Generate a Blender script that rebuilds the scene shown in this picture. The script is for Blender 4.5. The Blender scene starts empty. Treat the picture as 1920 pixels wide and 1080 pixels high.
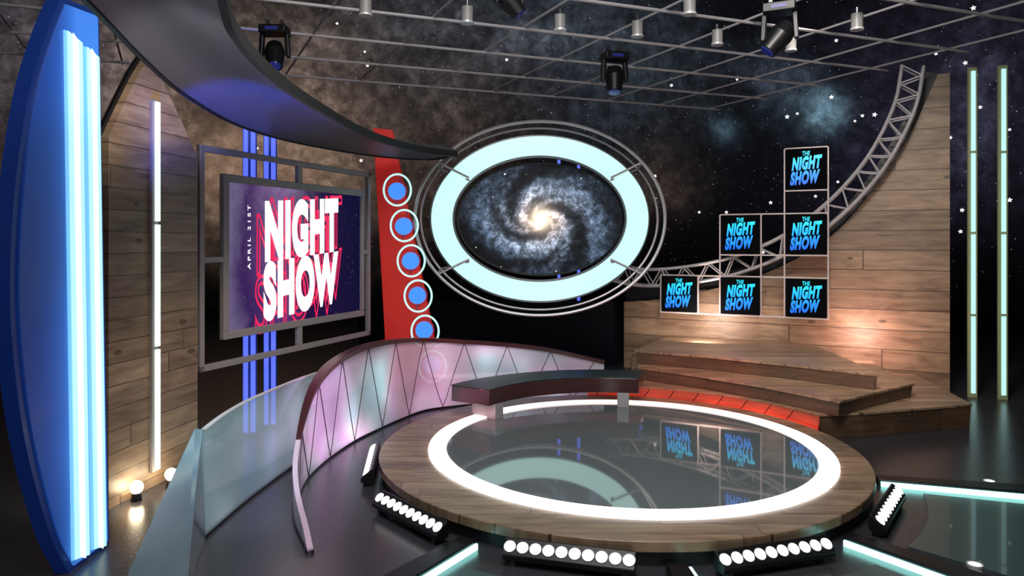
import bpy,math,random,bmesh
from mathutils import Vector,Matrix
random.seed(7)
R=math.radians
F_=1340.0;CX=960.0;HY=455.0;H=1.85
scene=bpy.context.scene;C=scene.collection
try:
    scene.view_settings.view_transform='Standard'
except Exception: pass
# ---------- placement helpers (survey of the room) ----------
def P(px,py,Y): return Vector(((px-CX)/F_*Y,Y,H-(py-HY)/F_*Y))
def G(px,py,z=0.0):
    Y=(H-z)*F_/(py-HY); return Vector(((px-CX)/F_*Y,Y,z))
def WL(O,d,px,py):
    k=(px-CX)/F_; t=(k*O[1]-O[0])/(d[0]-k*d[1]); Y=O[1]+t*d[1]
    return t,H-(py-HY)/F_*Y
def catmull(pts,n=8):
    pts=[Vector(p) for p in pts]; out=[]
    q=[2*pts[0]-pts[1]]+pts+[2*pts[-1]-pts[-2]]
    for i in range(1,len(q)-2):
        a,b,c,d=q[i-1],q[i],q[i+1],q[i+2]
        for j in range(n):
            t=j/n
            out.append(0.5*((2*b)+(c-a)*t+(2*a-5*b+4*c-d)*t*t+(3*b-a-3*c+d)*t**3))
    out.append(pts[-1]); return out
# ---------- mesh builder ----------
class MB:
    def __init__(s): s.v=[];s.f=[]
    def add(s,v,f):
        n=len(s.v); s.v+= [tuple(x) for x in v]; s.f+=[tuple(i+n for i in q) for q in f]; return s
    def box(s,c,sz,rot=None):
        v=[]
        for x in(-.5,.5):
            for y in(-.5,.5):
                for z in(-.5,.5):
                    p=Vector((x*sz[0],y*sz[1],z*sz[2]))
                    if rot: p=rot@p
                    v.append(p+Vector(c))
        return s.add(v,[(0,1,3,2),(4,6,7,5),(0,4,5,1),(2,3,7,6),(0,2,6,4),(1,5,7,3)])
    def prism(s,poly,y0,y1):
        n=len(poly); v=[(p[0],y0,p[1]) for p in poly]+[(p[0],y1,p[1]) for p in poly]
        f=[tuple(range(n)),tuple(range(2*n-1,n-1,-1))]+[(i,(i+1)%n,n+(i+1)%n,n+i) for i in range(n)]
        return s.add(v,f)
    def prismz(s,poly,z0,z1,bot=None):
        bot=bot or poly
        n=len(poly); v=[(p[0],p[1],z0) for p in bot]+[(p[0],p[1],z1) for p in poly]
        f=[tuple(range(n)),tuple(range(2*n-1,n-1,-1))]+[(i,(i+1)%n,n+(i+1)%n,n+i) for i in range(n)]
        return s.add(v,f)
    def ringy(s,c,a0,b0,a1,b1,y0,y1,n=96):
        v=[]
        for i in range(n):
            t=2*math.pi*i/n;co=math.cos(t);si=math.sin(t)
            for a,b,y in((a0,b0,y0),(a1,b1,y0),(a1,b1,y1),(a0,b0,y1)): v.append((c[0]+a*co,c[1]+y,c[2]+b*si))
        f=[]
        for i in range(n):
            j=(i+1)%n
            for k in range(4):
                l=(k+1)%4; f.append((i*4+k,j*4+k,j*4+l,i*4+l))
        return s.add(v,f)
    def ringz(s,r0,r1,z0,z1,n=128,ci=(0,0),co_=(0,0)):
        v=[]
        for i in range(n):
            t=2*math.pi*i/n;co=math.cos(t);si=math.sin(t)
            for r,z,c in((r0,z0,ci),(r1,z0,co_),(r1,z1,co_),(r0,z1,ci)): v.append((r*co+c[0],r*si+c[1],z))
        f=[]
        for i in range(n):
            j=(i+1)%n
            for k in range(4):
                l=(k+1)%4; f.append((i*4+k,j*4+k,j*4+l,i*4+l))
        return s.add(v,f)
    def cyl(s,p0,p1,r0,r1=None,n=20):
        r1=r0 if r1 is None else r1
        p0=Vector(p0);p1=Vector(p1);d=(p1-p0).normalized()
        a=d.orthogonal().normalized();b=d.cross(a);v=[]
        for p,r in((p0,r0),(p1,r1)):
            for i in range(n):
                t=2*math.pi*i/n; v.append(p+a*r*math.cos(t)+b*r*math.sin(t))
        return s.add(v,[tuple(range(n)),tuple(range(2*n-1,n-1,-1))]+[(i,(i+1)%n,n+(i+1)%n,n+i) for i in range(n)])
    def tube(s,path,r,n=8,closed=False):
        path=[Vector(p) for p in path];m=len(path);v=[];a=None
        for i,p in enumerate(path):
            if closed: d=path[(i+1)%m]-path[i-1]
            else: d=path[min(i+1,m-1)]-path[max(i-1,0)]
            d.normalize()
            if a is None: a=d.orthogonal().normalized()
            else: a=(a-d*a.dot(d)).normalized()
            b=d.cross(a)
            for k in range(n):
                t=2*math.pi*k/n; v.append(p+a*r*math.cos(t)+b*r*math.sin(t))
        f=[]
        for i in range(m if closed else m-1):
            j=(i+1)%m
            for k in range(n):
                l=(k+1)%n; f.append((i*n+k,i*n+l,j*n+l,j*n+k))
        if not closed: f+= [tuple(range(n)),tuple(range((m-1)*n,m*n))[::-1]]
        return s.add(v,f)
    def sweep(s,path,prof,offs=0,sc=None):
        path=[Vector(p) for p in path];m=len(path);n=len(prof);v=[]
        for i,p in enumerate(path):
            d=path[min(i+1,m-1)]-path[max(i-1,0)]; d.z=0; d.normalize()
            nr=Vector((-d.y,d.x,0)); w=sc[i] if sc else 1
            for a,b in prof: v.append(p+nr*(a*w+offs)+Vector((0,0,b*w)))
        f=[]
        for i in range(m-1):
            for k in range(n):
                l=(k+1)%n; f.append((i*n+k,i*n+l,(i+1)*n+l,(i+1)*n+k))
        f+=[tuple(range(n)),tuple(range((m-1)*n,m*n))[::-1]]
        return s.add(v,f)
    def wall(s,path,th,z0=0):
        path=[Vector(p) for p in path];m=len(path);v=[]
        for i,p in enumerate(path):
            d=path[min(i+1,m-1)]-path[max(i-1,0)]; d.z=0; d.normalize()
            nr=Vector((-d.y,d.x,0))*th/2
            v+=[(p.x-nr.x,p.y-nr.y,z0),(p.x+nr.x,p.y+nr.y,z0),(p.x+nr.x,p.y+nr.y,p.z),(p.x-nr.x,p.y-nr.y,p.z)]
        f=[]
        for i in range(m-1):
            for k in range(4):
                l=(k+1)%4; f.append((i*4+k,i*4+l,(i+1)*4+l,(i+1)*4+k))
        f+=[(0,1,2,3),tuple(range((m-1)*4,m*4))[::-1]]
        return s.add(v,f)
    def sphere(s,c,r,n=16,sc=(1,1,1),rot=None):
        v=[];f=[];m=n//2
        for i in range(m+1):
            ph=math.pi*i/m
            for j in range(n):
                t=2*math.pi*j/n
                p=Vector((r*sc[0]*math.sin(ph)*math.cos(t),r*sc[1]*math.sin(ph)*math.sin(t),r*sc[2]*math.cos(ph)))
                if rot: p=rot@p
                v.append(p+Vector(c))
        for i in range(m):
            for j in range(n):
                k=(j+1)%n; f.append((i*n+j,(i+1)*n+j,(i+1)*n+k,i*n+k))
        return s.add(v,f)
    def build(s,name,mat,parent=None,loc=(0,0,0),rz=0,smooth=True,bevel=0):
        me=bpy.data.meshes.new(name); me.from_pydata(s.v,[],s.f)
        bm=bmesh.new(); bm.from_mesh(me)
        bmesh.ops.remove_doubles(bm,verts=bm.verts,dist=1e-6)
        bmesh.ops.recalc_face_normals(bm,faces=bm.faces); bm.to_mesh(me); bm.free()
        if smooth:
            me.polygons.foreach_set('use_smooth',[True]*len(me.polygons))
            try: me.set_sharp_from_angle(angle=R(35))
            except Exception: pass
        me.materials.append(mat)
        o=bpy.data.objects.new(name,me); C.objects.link(o)
        o.location=loc; o.rotation_euler=(0,0,rz)
        if parent: o.parent=parent
        if bevel:
            b=o.modifiers.new('bevel','BEVEL'); b.width=bevel; b.segments=2; b.limit_method='ANGLE'
        return o
def tag(o,label,cat,group=None):
    o['label']=label;o['category']=cat
    if group:o['group']=group
    return o
def struct(o): o['kind']='structure'; return o
def thing(name,label,cat,loc=(0,0,0),rz=0,group=None):
    o=bpy.data.objects.new(name,None); C.objects.link(o); o.empty_display_size=.1
    o.location=loc;o.rotation_euler=(0,0,rz); return tag(o,label,cat,group)
# ---------- node helper ----------
class NT:
    def __init__(s,name):
        s.m=bpy.data.materials.new(name); s.m.use_nodes=True; s.t=s.m.node_tree; s.t.nodes.clear()
        s.out=s.t.nodes.new('ShaderNodeOutputMaterial')
    def n(s,k,**kw):
        nd=s.t.nodes.new(k)
        for a,b in kw.items(): setattr(nd,a,b)
        return nd
    def put(s,sock,val):
        if isinstance(val,bpy.types.NodeSocket): s.t.links.new(val,sock)
        elif val is not None: sock.default_value=val
    def M(s,op,a,b=None,c=None,clamp=False):
        nd=s.n('ShaderNodeMath',operation=op); nd.use_clamp=clamp
        s.put(nd.inputs[0],a)
        if b is not None: s.put(nd.inputs[1],b)
        if c is not None: s.put(nd.inputs[2],c)
        return nd.outputs[0]
    def coord(s): return s.n('ShaderNodeTexCoord').outputs['Object']
    def xyz(s,v):
        nd=s.n('ShaderNodeSeparateXYZ'); s.put(nd.inputs[0],v); return nd.outputs
    def comb(s,x,y,z):
        nd=s.n('ShaderNodeCombineXYZ'); s.put(nd.inputs[0],x);s.put(nd.inputs[1],y);s.put(nd.inputs[2],z); return nd.outputs[0]
    def noise(s,v,scale=5,detail=4,rough=.55,dist=0):
        nd=s.n('ShaderNodeTexNoise'); s.put(nd.inputs['Vector'],v); nd.inputs['Scale'].default_value=scale
        nd.inputs['Detail'].default_value=detail; nd.inputs['Roughness'].default_value=rough; nd.inputs['Distortion'].default_value=dist
        return nd.outputs[0]
    def ramp(s,f,stops):
        nd=s.n('ShaderNodeValToRGB'); s.put(nd.inputs[0],f); cr=nd.color_ramp
        while len(cr.elements)<len(stops): cr.elements.new(.5)
        for e,(p,c) in zip(cr.elements,stops): e.position=p; e.color=(c[0],c[1],c[2],1)
        return nd.outputs[0]
    def mixc(s,f,a,b,mode='MIX'):
        nd=s.n('ShaderNodeMix'); nd.data_type='RGBA'; nd.blend_type=mode
        s.put(nd.inputs[0],f)
        s.put(nd.inputs[6],a if isinstance(a,bpy.types.NodeSocket) else (*a[:3],1))
        s.put(nd.inputs[7],b if isinstance(b,bpy.types.NodeSocket) else (*b[:3],1))
        return nd.outputs[2]
    def vs(s,vec,sc):
        e=s.n('ShaderNodeVectorMath',operation='SCALE'); s.put(e.inputs[0],vec); s.put(e.inputs['Scale'],sc); return e.outputs[0]
    def va(s,a,b):
        e=s.n('ShaderNodeVectorMath',operation='ADD'); s.put(e.inputs[0],a); s.put(e.inputs[1],b); return e.outputs[0]
    def bsdf(s,col,rough=.5,metal=0,emit=None,es=0,alpha=1,normal=None,coat=0,spec=.5):
        b=s.n('ShaderNodeBsdfPrincipled')
        s.put(b.inputs['Base Color'],col if isinstance(col,bpy.types.NodeSocket) else (*col[:3],1))
        s.put(b.inputs['Roughness'],rough); b.inputs['Metallic'].default_value=metal
        b.inputs['Specular IOR Level'].default_value=spec
        if emit is not None:
            s.put(b.inputs['Emission Color'],emit if isinstance(emit,bpy.types.NodeSocket) else (*emit[:3],1)); s.put(b.inputs['Emission Strength'],es)
        s.put(b.inputs['Alpha'],alpha); b.inputs['Coat Weight'].default_value=coat
        if normal is not None: s.put(b.inputs['Normal'],normal)
        s.t.links.new(b.outputs[0],s.out.inputs[0]); return s.m
def paint(name,col,rough=.45,metal=0,alpha=1,var=.12,scale=6,coat=0,emit=None,es=0,spec=.5):
    t=NT(name); f=t.noise(t.coord(),scale,4)
    c=t.mixc(f,[x*(1-var) for x in col],[min(1,x*(1+var)) for x in col])
    r=t.M('MULTIPLY_ADD',f,.12,max(.02,rough-.06))
    return t.bsdf(c,r,metal,emit,es,alpha,coat=coat,spec=spec)
def glow(name,col,st,var=.06):
    t=NT(name); f=t.noise(t.coord(),3,2)
    s=t.M('MULTIPLY_ADD',f,st*var*2,st*(1-var))
    return t.bsdf([.3*x for x in col],.3,0,col,s)
def wood(name,across,ph,L,dark,light,rough=.42,off=0.0,emit=None,es=0,tint=None):
    t=NT(name); x=t.xyz(t.coord()); ax={'z':(2,0),'y':(1,0),'x':(0,1)}[across]
    ac=t.M('ADD',x[ax[0]],50+off); al=t.M('ADD',x[ax[1]],50)
    a=t.M('DIVIDE',ac,ph); idx=t.M('FLOOR',a); fr=t.M('FRACT',a)
    w=t.n('ShaderNodeTexWhiteNoise',noise_dimensions='1D'); t.put(w.inputs['W'],idx); r1=w.outputs['Value']
    xl=t.M('DIVIDE',t.M('MULTIPLY_ADD',r1,L,al),L); i2=t.M('FLOOR',xl); f2=t.M('FRACT',xl)
    w2=t.n('ShaderNodeTexWhiteNoise',noise_dimensions='2D'); t.put(w2.inputs['Vector'],t.comb(idx,i2,0)); r2=w2.outputs['Value']
    v=t.comb(t.M('MULTIPLY',al,1.3),t.M('MULTIPLY',ac,14),t.M('MULTIPLY',r2,40))
    g=t.noise(v,1.6,6,.65,.6)
    v2=t.comb(t.M('MULTIPLY',al,.9),t.M('MULTIPLY',ac,3),t.M('MULTIPLY',r2,17))
    g2=t.noise(v2,2.2,3,.5,1.2)
    gg=t.M('MULTIPLY_ADD',g2,.5,t.M('MULTIPLY',g,.55))
    c=t.ramp(gg,[(.33,dark),(.5,[(p+q)/2 for p,q in zip(dark,light)]),(.68,light)])
    c=t.mixc(1,c,t.comb(*(t.M('MULTIPLY_ADD',r2,.4,.72),)*3),'MULTIPLY')
    vo=t.n('ShaderNodeTexVoronoi'); t.put(vo.inputs['Vector'],t.comb(t.M('MULTIPLY',al,1.5),t.M('MULTIPLY',ac,3.2),t.M('MULTIPLY',r2,9))); vo.inputs['Scale'].default_value=1.0
    kn=t.M('LESS_THAN',vo.outputs['Distance'],.075)
    c=t.mixc(t.M('MULTIPLY',kn,.7),c,[d*.35 for d in dark])
    gap=t.M('MAXIMUM',t.M('LESS_THAN',fr,.04),t.M('MULTIPLY',t.M('LESS_THAN',f2,.005),.7))
    c=t.mixc(t.M('MULTIPLY',gap,.8),c,(.014,.009,.007))
    bp=t.n('ShaderNodeBump'); bp.inputs['Strength'].default_value=.35; bp.inputs['Distance'].default_value=.01
    t.put(bp.inputs['Height'],t.M('SUBTRACT',gg,gap))
    return t.bsdf(c,rough,normal=bp.outputs[0])
WD=(.150,.090,.055);WLt=(.43,.30,.19)
m_wood=wood('wood_wall','z',.155,2.6,WD,WLt)
m_woodR=wood('wood_wall_right','z',.25,4.2,WD,WLt)
m_deck=wood('wood_deck','y',.15,1.6,WD,WLt,.3)
m_step=wood('wood_step','y',.16,2.2,[x*1.15 for x in WD],(.48,.335,.215),.4)  # tread copy of the step wood, lightened as if lit
m_step_shade=wood('wood_step_shaded','z',1.0,.55,[x*.42 for x in WD],(.17,.105,.062),.45,off=.5)  # riser copy of the step wood, shade put into its colour
def redlit():  # plank wood with the red light painted in as emission
    t=NT('red_glow_plank'); co=t.coord(); x=t.xyz(co); n1=t.noise(co,1.1,2,.5); g=t.noise(t.comb(x[0],x[1],t.M('MULTIPLY',x[2],14)),2.4,5,.6)
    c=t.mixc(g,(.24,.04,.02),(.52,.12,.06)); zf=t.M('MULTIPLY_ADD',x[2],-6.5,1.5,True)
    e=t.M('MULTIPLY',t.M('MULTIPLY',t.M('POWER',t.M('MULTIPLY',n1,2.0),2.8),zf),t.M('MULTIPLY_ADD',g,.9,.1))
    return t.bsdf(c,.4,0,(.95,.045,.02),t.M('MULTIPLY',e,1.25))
m_redglow=redlit()
m_black=paint('black_metal',(.010,.010,.012),.38,.3)
m_blackm=paint('black_matte',(.01,.01,.012),.6)
m_gun=paint('gunmetal',(.10,.10,.11),.3,.6)
m_alu=paint('aluminium',(.62,.59,.61),.35,.2)
m_hoop=paint('hoop_metal',(.46,.42,.44),.3,.35)
m_pipe=paint('grid_pipe',(.42,.40,.42),.4,.1)
m_frame=paint('frame_metal',(.34,.305,.30),.35,.12,var=.05)
m_pinkf=paint('pale_frame',(.66,.56,.55),.35,.15)
m_pinkedge=paint('pink_edge',(.62,.48,.58),.25,.1,emit=(.8,.5,.8),es=.12)
m_white=paint('white_shell',(.30,.295,.29),.4)
def glowpatch():
    t=NT('glow_patch_panel'); co=t.coord(); x=t.xyz(co); n1=t.noise(co,1.3,1,.4); n2=t.noise(t.va(co,(4,9,2)),1.7,1,.4)
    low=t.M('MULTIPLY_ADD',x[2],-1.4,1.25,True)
    e=t.ramp(n1,[(.36,(.62,.62,.72)),(.48,(.85,.42,.80)),(.58,(.85,.72,.84)),(.68,(.45,.80,.82))])  # pink and cyan light patches on the wall, painted in as emission
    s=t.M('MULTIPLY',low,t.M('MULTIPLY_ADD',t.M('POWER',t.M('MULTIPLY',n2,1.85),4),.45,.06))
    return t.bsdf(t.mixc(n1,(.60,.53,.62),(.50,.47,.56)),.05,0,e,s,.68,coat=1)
m_panelw=glowpatch()
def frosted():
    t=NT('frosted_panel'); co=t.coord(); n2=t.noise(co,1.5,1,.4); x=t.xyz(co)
    s=t.M('MULTIPLY_ADD',t.M('POWER',t.M('MULTIPLY',n2,1.8),4),.16,.03)  # soft sheen on the glass painted in as a faint patchy glow
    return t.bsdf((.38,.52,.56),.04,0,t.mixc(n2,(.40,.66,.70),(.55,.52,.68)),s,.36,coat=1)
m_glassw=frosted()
m_endp=paint('frosted_end',(.20,.27,.31),.12,.1,1,coat=.5)
m_maroon=paint('maroon_cap',(.060,.018,.020),.3)
m_seat=paint('seat_top',(.022,.040,.043),.3)
m_seatside=paint('seat_side',(.060,.020,.021),.2,coat=.4)
m_leg=paint('bench_leg',(.40,.38,.40),.3,.1)
m_red=paint('red_panel',(.55,.02,.015),.35,emit=(.8,.03,.02),es=.24)
m_navy=paint('navy',(.003,.004,.010),.7,spec=.15)
m_bluedk=paint('blue_rim',(.006,.02,.11),.3,emit=(.01,.05,.35),es=.13)
def bluegrad():
    t=NT('blue_glow_panel'); x=t.xyz(t.coord()); n1=t.noise(t.coord(),.9,2,.5)
    f=t.M('POWER',t.M('DIVIDE',x[0],.55,None,True),2.6); s=t.M('MULTIPLY',t.M('MULTIPLY_ADD',f,.62,.13),t.M('MULTIPLY_ADD',n1,1.3,.35))  # bloom beside the strips painted in as an emission gradient
    return t.bsdf((.012,.04,.19),.3,0,t.mixc(f,(.02,.10,.62),(.06,.26,.85)),s)
m_blue=bluegrad()
m_tube=glow('blue_tube',(.12,.18,1.0),1.0)
m_ledw=glow('white_led',(.82,1,.90),1.1)
m_ledblue=glow('strip_edge',(.20,.58,.95),.95)
m_led=glow('cool_led',(.50,.88,.98),1.0)
m_ledcore=glow('cool_core',(.80,1.0,1.0),1.4)
m_ring=glow('mint_ring',(.58,.95,.90),.98)
def stagering():
    t=NT('stage_ring'); x=t.xyz(t.coord()); f=t.M('MULTIPLY_ADD',x[1],.40,-.05,True)  # red spill at the back is put into the ring's own tint
    return t.bsdf((.5,.45,.42),.4,0,t.mixc(f,(1,.95,.90),(1,.62,.54)),t.M('MULTIPLY_ADD',f,-.9,2.2))
m_floorring=stagering()
m_cyan=glow('cyan_led',(.40,1,.93),4.0)
m_bulb=glow('bulb',(1,.98,.96),2.2)
m_warm=glow('warm_bulb',(1,.80,.54),26)
m_bdisc=glow('blue_disc',(.06,.28,.93),1.0)
m_colled=glow('column_led',(.50,.85,.85),1.05)
m_olive=paint('olive_housing',(.30,.33,.18),.4,.2,emit=(.3,.34,.15),es=.12)
m_soffit=paint('soffit',(.15,.15,.16),.36,.2)
m_star=glow('star',(1,1,1),1.5)
m_lens=paint('lens',(.02,.03,.14),.08,emit=(.06,.08,.6),es=.12)
m_seam=paint('seam',(.03,.015,.02),.5)
def glass_top():
    t=NT('stage_glass'); f=t.noise(t.coord(),2.5,3)
    c=t.mixc(f,(.165,.195,.205),(.19,.222,.233)); return t.bsdf(c,.035,.0)
m_glass=glass_top(); m_glass.node_tree.nodes['Principled BSDF'].inputs['IOR'].default_value=2.2
def floor_mat():
    t=NT('studio_floor'); co=t.coord(); f=t.noise(co,.8,5); g=t.noise(co,40,3)
    c=t.mixc(f,(.033,.032,.038),(.047,.046,.054)); r=t.M('MULTIPLY_ADD',g,.10,.21)
    return t.bsdf(c,r)
m_floor=floor_mat()
def galaxy(a,b):
    t=NT('galaxy_screen'); co=t.coord(); x=t.xyz(co)
    n0=t.noise(co,2.2,3,.5); n0b=t.noise(t.va(co,(7,3,5)),2.2,3,.5)
    u=t.M('DIVIDE',x[0],a*.80); v=t.M('DIVIDE',x[2],b*1.05)
    u=t.M('ADD',u,t.M('MULTIPLY_ADD',n0,.22,-.11)); v=t.M('ADD',v,t.M('MULTIPLY_ADD',n0b,.22,-.11))
    r=t.M('SQRT',t.M('ADD',t.M('MULTIPLY',u,u),t.M('MULTIPLY',v,v)))
    th=t.M('ARCTAN2',v,u); n1=t.noise(co,5,5,.6,.4); n2=t.noise(co,11,10,.78,.5)
    lg=t.M('LOGARITHM',t.M('ADD',r,.16),math.e)
    ph=t.M('ADD',t.M('MULTIPLY',th,2),t.M('MULTIPLY',lg,7.0)); ph=t.M('ADD',ph,t.M('MULTIPLY',n1,2.4))
    arm1=t.M('POWER',t.M('MULTIPLY_ADD',t.M('SINE',ph),.5,.5),3.0)
    ph2=t.M('ADD',t.M('ADD',t.M('MULTIPLY',th,5),t.M('MULTIPLY',lg,11)),t.M('MULTIPLY',n1,5))
    arm2=t.M('POWER',t.M('MULTIPLY_ADD',t.M('SINE',ph2),.5,.5),2.4)
    arm=t.M('ADD',t.M('MULTIPLY',arm1,.95),t.M('MULTIPLY',arm2,.40))
    dust=t.M('POWER',t.M('MULTIPLY',n2,1.85),5.2)
    fall=t.M('EXPONENT',t.M('MULTIPLY',t.M('MULTIPLY',r,r),-1.9))
    br=t.M('MULTIPLY',t.M('MULTIPLY',t.M('ADD',arm,.03),dust),fall)
    rr=t.M('SQRT',t.M('ADD',t.M('POWER',t.M('ABSOLUTE',t.M('DIVIDE',x[0],b)),2),t.M('POWER',t.M('ABSOLUTE',t.M('DIVIDE',x[2],b)),2)))
    r2=t.M('MULTIPLY',rr,rr)
    core=t.M('EXPONENT',t.M('MULTIPLY',r2,-42)); halo=t.M('EXPONENT',t.M('MULTIPLY',r2,-9))
    colr=t.ramp(r,[(.0,(1,.74,.5)),(.22,(.85,.68,.62)),(.5,(.52,.62,.80)),(.9,(.34,.50,.78))])
    vo=t.n('ShaderNodeTexVoronoi'); t.put(vo.inputs['Vector'],co); vo.inputs['Scale'].default_value=9
    rn=t.xyz(vo.outputs['Color'])
    st=t.M('MULTIPLY',t.M('LESS_THAN',vo.outputs['Distance'],t.M('MULTIPLY',t.M('MULTIPLY',rn[0],rn[1]),.13)),.8)
    e=t.vs(colr,t.M('MULTIPLY_ADD',halo,.24,t.M('MULTIPLY',br,1.45)))
    e=t.va(e,t.vs((1,.82,.58),t.M('MULTIPLY',core,2.1)))
    e=t.va(e,t.comb(st,st,st))
    return t.bsdf((.003,.003,.005),.5,0,e,1.0,spec=.2)
# ---------- backdrop dome ----------
DC=Vector((0,5,0));DR=14.0
def dome_pt(px,py,rad=DR):
    d=P(px,py,1.0)-Vector((0,0,H)); o=Vector((0,0,H))-DC
    A=d.dot(d);B=2*o.dot(d);Cc=o.dot(o)-rad*rad
    t=(-B+math.sqrt(B*B-4*A*Cc))/(2*A); return Vector((0,0,H))+d*t
def dome_mat():
    t=NT('space_backdrop'); co=t.coord()
    n1=t.noise(co,.34,5,.55,.8); n2=t.noise(co,3.4,8,.66,.3); n3=t.noise(co,.2,4,.6,.5)
    tex=t.M('POWER',t.M('MULTIPLY',t.M('MULTIPLY',n1,n2),3.9),2.8)
    acc=None
    def dist(c):
        d=t.n('ShaderNodeVectorMath',operation='DISTANCE'); t.put(d.inputs[0],co); d.inputs[1].default_value=c; return d.outputs['Value']
    blobs=[(330,230,2.3,(.40,.26,.19),.07),(500,270,2.0,(.50,.31,.21),.09),(640,215,2.0,(.42,.29,.22),.08),(520,110,2.3,(.30,.25,.23),.07),(250,90,2.3,(.28,.22,.20),.06),(780,70,1.8,(.16,.19,.24),.10),
     (860,210,1.8,(.25,.18,.15),.07),(1545,205,.40,(.20,.36,.46),.36),(1500,190,.7,(.14,.22,.30),.12),(1360,245,.30,(.16,.30,.42),.16),(1180,150,2.0,(.10,.13,.17),.10),(1230,330,.9,(.20,.13,.10),.10),(1010,60,1.5,(.14,.17,.22),.10),(1430,120,.8,(.10,.12,.17),.10),(1700,80,2.0,(.06,.05,.09),.10),(1650,330,1.5,(.05,.05,.1),.08),(1850,180,2.,(.05,.05,.09),.12),(20,120,2.,(.12,.13,.18),.10)]
    for px,py,rr,col,s in blobs:
        q=t.M('DIVIDE',dist(dome_pt(px,py)-DC),rr); f=t.M('EXPONENT',t.M('MULTIPLY',t.M('MULTIPLY',q,q),-1.0))
        f=t.M('MULTIPLY',f,t.M('ADD',t.M('MULTIPLY',tex,s*1.0),.22*s))
        e=t.vs(col,f); acc=e if acc is None else t.va(acc,e)
    gc=dome_pt(470,330)-DC; x=t.xyz(co)
    dx=t.M('SUBTRACT',x[0],gc.x); dz=t.M('MULTIPLY',t.M('SUBTRACT',x[2],gc.z),1.55)
    gd=t.M('SQRT',t.M('ADD',t.M('MULTIPLY',dx,dx),t.M('MULTIPLY',dz,dz))); ga=t.M('ARCTAN2',dz,dx)
    wv=t.M('SINE',t.M('ADD',t.M('ADD',t.M('MULTIPLY',gd,3.2),t.M('MULTIPLY',ga,2)),t.M('MULTIPLY',n1,1.6)))
    wv2=t.M('SINE',t.M('ADD',t.M('ADD',t.M('MULTIPLY',gd,10),t.M('MULTIPLY',ga,3)),t.M('MULTIPLY',n1,6)))
    en=t.M('EXPONENT',t.M('MULTIPLY',t.M('MULTIPLY',gd,gd),-.085))
    av=t.M('ADD',t.M('MULTIPLY',t.M('POWER',t.M('MULTIPLY_ADD',wv,.5,.5),1.4),.70),t.M('MULTIPLY',t.M('MULTIPLY_ADD',wv2,.5,.5),.30))
    arms=t.M('MULTIPLY',t.M('ADD',av,.16),en)
    arms=t.M('MULTIPLY',arms,t.M('POWER',t.M('MULTIPLY',n2,1.9),2.0))
    acc=t.va(acc,t.vs((.42,.285,.205),t.M('MULTIPLY',arms,.22)))
    core=t.M('EXPONENT',t.M('MULTIPLY',t.M('MULTIPLY',gd,gd),-.30))
    acc=t.va(acc,t.vs((.48,.28,.16),t.M('MULTIPLY',t.M('MULTIPLY',core,t.M('POWER',n2,.5)),.34)))
    z=x[2]
    base=t.M('MULTIPLY',t.M('MULTIPLY',n3,n3),.010)
    acc=t.va(acc,t.comb(t.M('MULTIPLY',base,1.1),base,t.M('MULTIPLY',base,1.4)))
    for sc,th,k in((2.6,.026,.9),(6.0,.060,.7),(12.0,.12,.45)):
        vo=t.n('ShaderNodeTexVoronoi'); t.put(vo.inputs['Vector'],co); vo.inputs['Scale'].default_value=sc
        rnd=t.xyz(vo.outputs['Color'])
        s=t.M('MULTIPLY',t.M('LESS_THAN',vo.outputs['Distance'],t.M('MULTIPLY',rnd[0],th)),t.M('MULTIPLY',rnd[1],k))
        acc=t.va(acc,t.comb(s,s,t.M('MULTIPLY',s,1.1)))
    mr=t.n('ShaderNodeMapRange'); mr.interpolation_type='SMOOTHSTEP'; t.put(mr.inputs[0],z); mr.inputs[1].default_value=-.2; mr.inputs[2].default_value=3.4; mr.inputs[3].default_value=.03; mr.inputs[4].default_value=1
    return t.bsdf((.002,.002,.003),.95,0,t.vs(acc,mr.outputs[0]),1.0,spec=.05)
mb=MB(); n=96;mm=32;v=[];f=[]
for i in range(mm+1):
    ph=(math.pi/2)*i/mm
    for j in range(n):
        t_=2*math.pi*j/n; v.append((DR*math.cos(ph)*math.cos(t_),DR*math.cos(ph)*math.sin(t_),DR*math.sin(ph)))
for i in range(mm):
    for j in range(n): k=(j+1)%n; f.append((i*n+j,i*n+k,(i+1)*n+k,(i+1)*n+j))
mb.add(v,f); struct(mb.build('wall_back',dome_mat(),loc=DC))
mb=MB().prismz([(DR*1.01*math.cos(2*math.pi*i/96),DR*1.01*math.sin(2*math.pi*i/96)) for i in range(96)],-.1,0)
struct(mb.build('floor',m_floor,loc=(0,5,0),smooth=False))
# ---------- round stage ----------
SC=Vector((.92,6.02,0)); SD=Vector((.87,6.02,0)); OX=.083
st=thing('round_stage','round plank stage with glowing white ring and dark mirror centre','stage',SD)
MB().ringz(1.50,1.958,.085,.15,ci=(OX,0)).build('plank_deck',m_deck,st,bevel=.006)
MB().ringz(1.50,1.925,0,.086,ci=(OX,0)).build('dark_base',m_blackm,st)
MB().ringz(1.500,1.648,.14,.168,ci=(OX,0),co_=(OX,0)).build('glowing_ring',m_floorring,st,bevel=.006)
MB().prismz([(OX+1.503*math.cos(2*math.pi*i/128),1.503*math.sin(2*math.pi*i/128)) for i in range(128)],.05,.155).build('mirror_top',m_glass,st)
bars=[(187,'bulb bar with white bulbs seen edge-on at the left side of the round stage'),
(221.5,'black bulb bar at the front left of the stage, nearest the curved white wall'),
(254.5,'black bulb bar facing the viewer at the lowest front of the round stage'),
(287.7,'black bulb bar rising to the right at the front right of the round stage'),
(322.8,'short-looking bulb bar at the far right side of the round stage')]
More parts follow.
